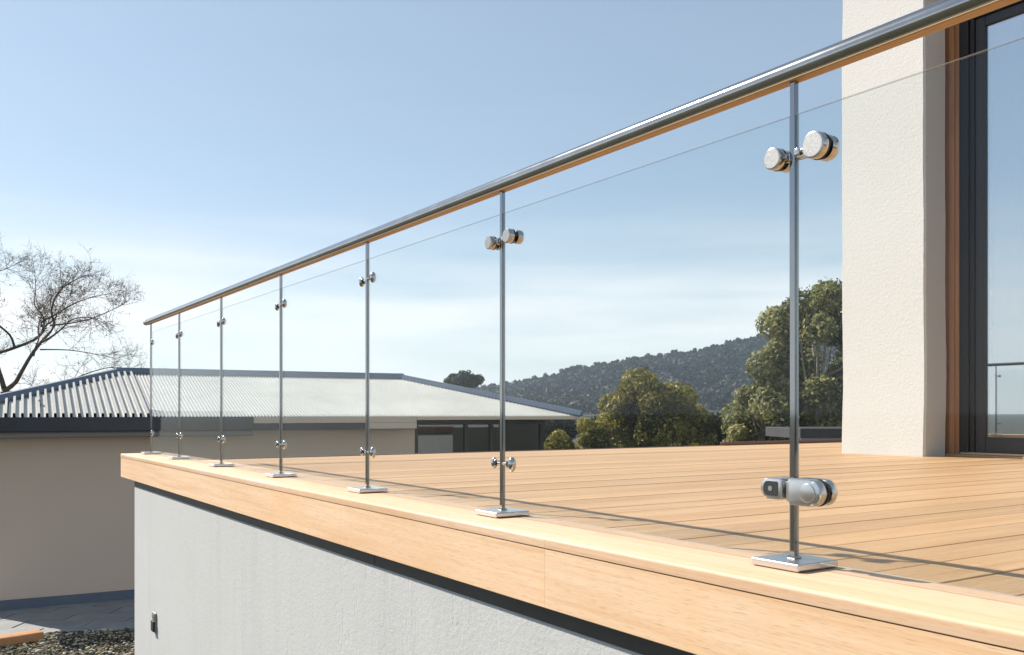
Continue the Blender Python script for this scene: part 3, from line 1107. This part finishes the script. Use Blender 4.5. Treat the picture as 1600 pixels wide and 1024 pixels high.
# far side garden trees between the deck and the hill
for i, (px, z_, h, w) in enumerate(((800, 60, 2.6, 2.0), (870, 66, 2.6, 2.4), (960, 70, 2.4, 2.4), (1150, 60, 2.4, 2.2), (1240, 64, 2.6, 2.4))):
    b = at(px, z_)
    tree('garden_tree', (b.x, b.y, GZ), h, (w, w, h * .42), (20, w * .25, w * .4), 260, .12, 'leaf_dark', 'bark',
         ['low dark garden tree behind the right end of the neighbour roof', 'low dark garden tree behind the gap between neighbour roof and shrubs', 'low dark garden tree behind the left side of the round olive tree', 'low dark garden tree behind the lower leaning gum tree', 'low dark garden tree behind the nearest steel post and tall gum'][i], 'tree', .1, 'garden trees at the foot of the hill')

# bare tree behind the neighbour's roof: limbs laid out as in life, twigs grown on them
bz = 20.5
bb = at(10, bz)
bt = empty('bare_tree', (bb.x, bb.y, GZ), math.atan2(RGT.y, RGT.x))
tag(bt, 'leafless spreading tree behind the left end of the corrugated roof', 'tree')
K = bz / 1434


def L(px, py, dy=0.0):
    return Vector(((px - 10) * K, dy, (645 - py) * K - GZ))


limbs = [
    ([L(8, 645 + 181), L(9, 700), L(7, 640), L(6, 612)], .085, .070),
    ([L(6, 612), L(20, 600), L(34, 585), L(57, 558, -.2), L(78, 536, -.3), L(94, 512, -.4), L(99, 488, -.5), L(110, 462, -.5), L(132, 446, -.6), L(158, 437, -.7)], .058, .007),
    ([L(57, 558, -.2), L(52, 540, .1), L(48, 528, .3), L(38, 508, .5), L(44, 478, .7), L(58, 450, .8)], .026, .006),
    ([L(78, 536, -.3), L(100, 530, -.5), L(125, 518, -.8), L(146, 508, -1.0), L(180, 505, -1.2), L(208, 516, -1.3)], .028, .005),
    ([L(94, 512, -.4), L(112, 504, 0), L(132, 496, .3), L(150, 484, .5), L(172, 470, .6)], .024, .005),
    ([L(66, 548, -.2), L(92, 546, .4), L(122, 550, .8), L(150, 556, 1.0)], .018, .004),
    ([L(6, 612), L(2, 590), L(-6, 568), L(-14, 556), L(0, 545, .3), L(35, 528, .5), L(46, 512, .6), L(40, 500, .7), L(62, 484, .8), L(86, 470, .9), L(112, 456, 1.0), L(136, 448, 1.1)], .060, .006),
    ([L(46, 512, .6), L(62, 508, .2), L(88, 500, -.1), L(108, 484, -.3), L(122, 466, -.4)], .026, .005),
    ([L(46, 512, .6), L(30, 488, 1.0), L(14, 470, 1.2), L(6, 440, 1.3), L(2, 412, 1.4)], .026, .005),
    ([L(-14, 556), L(-30, 520, -.4), L(-40, 480, -.5), L(-30, 440, -.5), L(-20, 410, -.4)], .050, .008),
    ([L(10, 540, .3), L(17, 522, 0), L(5, 505, -.4), L(3, 482, -.6), L(10, 456, -.8), L(28, 438, -.9), L(48, 432, -1.0)], .030, .006),
    ([L(6, 612), L(28, 612, .5), L(54, 602, .9), L(92, 582, 1.2), L(126, 570, 1.4), L(148, 573, 1.5), L(170, 579, 1.6)], .026, .005),
    ([L(-6, 568), L(-40, 560, .5), L(-80, 530, .8), L(-110, 490, 1.0)], .045, .008),
    ([L(-30, 520, -.4), L(-60, 490, -.9), L(-80, 450, -1.2)], .03, .006),
]
bm = bmesh.new()
budp = []


def smooth_pts(pts, n=3):
    out = []
    for i in range(len(pts) - 1):
        p0 = pts[max(i - 1, 0)]; p1 = pts[i]; p2 = pts[i + 1]; p3 = pts[min(i + 2, len(pts) - 1)]
        for k_ in range(n):
            t = k_ / n
            out.append(.5 * ((2 * p1) + (p2 - p0) * t + (2 * p0 - 5 * p1 + 4 * p2 - p3) * t * t + (3 * p1 - p0 - 3 * p2 + p3) * t ** 3))
    out.append(pts[-1])
    return out


def twig(p, d, ln, r, depth):
    pts = [p]; n_ = 4
    dd = d.copy()
    for k_ in range(n_):
        dd = (dd + Vector((random.gauss(0, .16), random.gauss(0, .16), random.gauss(.04, .15)))).normalized()
        pts.append(pts[-1] + dd * ln / n_)
    add_tube(bm, pts, [r * (1 - .16 * k_) for k_ in range(n_ + 1)], 3)
    if depth > 0:
        for k_ in range(random.choice((4, 4, 5, 5))):
            i = random.randint(1, n_)
            nd = (dd + Vector((random.gauss(0, .75), random.gauss(0, .75), random.gauss(.1, .65)))).normalized()
            twig(pts[i], nd, ln * random.uniform(.45, .75), max(r * .60, .0029), depth - 1)
    else:
        budp.append(pts[-1]); budp.append(pts[2])


for pts, r0, r1 in limbs:
    sp_ = smooth_pts([p + Vector((random.gauss(0, .012), random.gauss(0, .05), random.gauss(0, .012))) for p in pts]) if r0 < .08 else pts
    n_ = len(sp_)
    add_tube(bm, sp_, [r0 + (r1 - r0) * (i / (n_ - 1)) ** .8 for i in range(n_)], 7)
    if r0 > .08:
        continue
    for i in range(3, n_):
        fr_ = i / (n_ - 1)
        for _q in range(1 + (random.random() < fr_)) if random.random() < .45 + .5 * fr_ else ():
            d = (sp_[i] - sp_[i - 1]).normalized()
            nd = (d * .8 + Vector((random.gauss(0, .6), random.gauss(0, .7), random.gauss(.12, .5)))).normalized()
            twig(sp_[i], nd, random.uniform(.36, .74) * (1.1 - .3 * fr_), .0080 - .003 * fr_, 2)
    d = (sp_[-1] - sp_[-2]).normalized()
    for q in range(2):
        twig(sp_[-1], (d + Vector((random.gauss(0, .3), random.gauss(0, .3), random.gauss(0, .3)))).normalized(), .45, .005, 2)
finish(bm, 'trunk', bt, 'bark', True)
C = np.array([p[:] for p in budp])
idx = rng.random(len(C)) < .16
C = np.repeat(C[idx], 2, 0)
V, F_, tn = leaves([tuple(c) for c in C], [.05] * len(C), 1, .017)
o = pydata('crown', V, F_, bt, ['leaf_gum'], tn)

# ------------------------------------------------------------------ low shed behind the deck
sb = at(1299, 17.5)
shd = empty('garden_shed', (sb.x, sb.y, GZ), math.atan2(RGT.y, RGT.x) + .03)
tag(shd, 'low grey roofed shed behind the deck beneath the gum tree', 'shed')
box('wall', (-.58, 0, 0), (1.6, 2.0, 1.98), shd, 'dark_metal')
box('roof', (-.62, -.06, 2.10), (1.65, 2.1, 2.30), shd, 'dark_metal', .01)
box('roof_edge', (-.63, -.09, 2.03), (1.66, -.063, 2.115), shd, 'soffit_paint', .004)

# ------------------------------------------------------------------ wooded hill
def ridge(px):
    return float(np.interp(px, [-900, 200, 560, 700, 780, 900, 1050, 1215, 1330, 1500, 1800, 2400],
                           [2, 2, 3, 7, 13, 22, 33.5, 45.5, 52, 56, 50, 30]))


V, Fq = [], []
pxs = np.linspace(-900, 2400, 90)
zs = [300, 360, 420, 480, 540, 600, 660, 760, 900]
prof_h = [0, .16, .38, .62, .85, 1.0, .95, .75, .3]


def hill_h(px, z_):
    f_ = np.interp(z_, zs, prof_h)
    w = 1 + .07 * math.sin(px * .021 + z_ * .012) + .05 * math.sin(px * .05 - z_ * .02)
    w = w if z_ < 560 else 1 + (w - 1) * .4
    return GZ - 1.0 + f_ * (ridge(px) + 3.0) * w


for z_ in zs:
    for px in pxs:
        p = at(px, z_)
        V.append((p.x, p.y, hill_h(px, z_)))
n_ = len(pxs)
for j in range(len(zs) - 1):
    for i in range(n_ - 1):
        Fq.append((j * n_ + i, j * n_ + i + 1, (j + 1) * n_ + i + 1, (j + 1) * n_ + i))
m = M('hill_floor')
a = m.noise(m.co((1, 1, 1)), .05, 5, .6)
m.set(m.ramp(a, [(0.3, (0.035, 0.045, 0.03)), (0.7, (0.06, 0.065, 0.045))]), .95); MAT['hill_floor'] = m.m
hl = pydata('hill', V, Fq, None, ['hill_floor'])
tag(hl, kind='structure')
cs, rs = [], []
for t in range(5200):
    px = random.uniform(520, 1700)
    z_ = random.choice((random.uniform(330, 625), random.uniform(500, 625)))
    p = at(px, z_)
    h = random.uniform(3.5, 7.0)
    r_ = h * random.uniform(.34, .48)
    base = hill_h(px, z_)
    cs.append((p.x, p.y, base + h - r_)); rs.append(r_)
    if random.random() < .5:
        cs.append((p.x + random.uniform(-2, 2), p.y + random.uniform(-2, 2), base + h * .55)); rs.append(r_ * .8)
for t in range(420):                       # taller crowns standing along the skyline
    px = random.uniform(560, 1700); z_ = random.uniform(585, 612)
    p = at(px, z_); base = hill_h(px, z_); h = random.uniform(5.5, 9.0)
    for q in range(3):
        r_ = random.uniform(.9, 1.7)
        cs.append((p.x + random.uniform(-1.6, 1.6), p.y + random.uniform(-1.6, 1.6), base + h - r_ - random.uniform(0, 1.8))); rs.append(r_)
V, F_, tn = leaves(cs, rs, 34, .95, 1.0, .35, .13)
fo = pydata('forest', V, F_, None, ['leaf_far'], tn)
tag(fo, 'dense blue grey forest covering the distant hill', 'forest', kind='stuff')

# ------------------------------------------------------------------ haze
hz = box('haze', (-GS - 50, -GS - 50, GZ - 1.2), (GS + 50, GS + 50, 72), None, 'soil')
hm = bpy.data.materials.new('haze_air'); hm.use_nodes = True
hn = hm.node_tree.nodes; hn.clear()
ho = hn.new('ShaderNodeOutputMaterial'); hv_ = hn.new('ShaderNodeVolumePrincipled')
hv_.inputs['Color'].default_value = (0.66, 0.80, 1.0, 1)
hv_.inputs['Density'].default_value = 0.00028
hv_.inputs['Anisotropy'].default_value = 0.2
hm.node_tree.links.new(hv_.outputs[0], ho.inputs['Volume'])
hz.data.materials.clear(); hz.data.materials.append(hm)
tag(hz, 'thin pale blue air haze over the whole place', 'haze', kind='stuff')
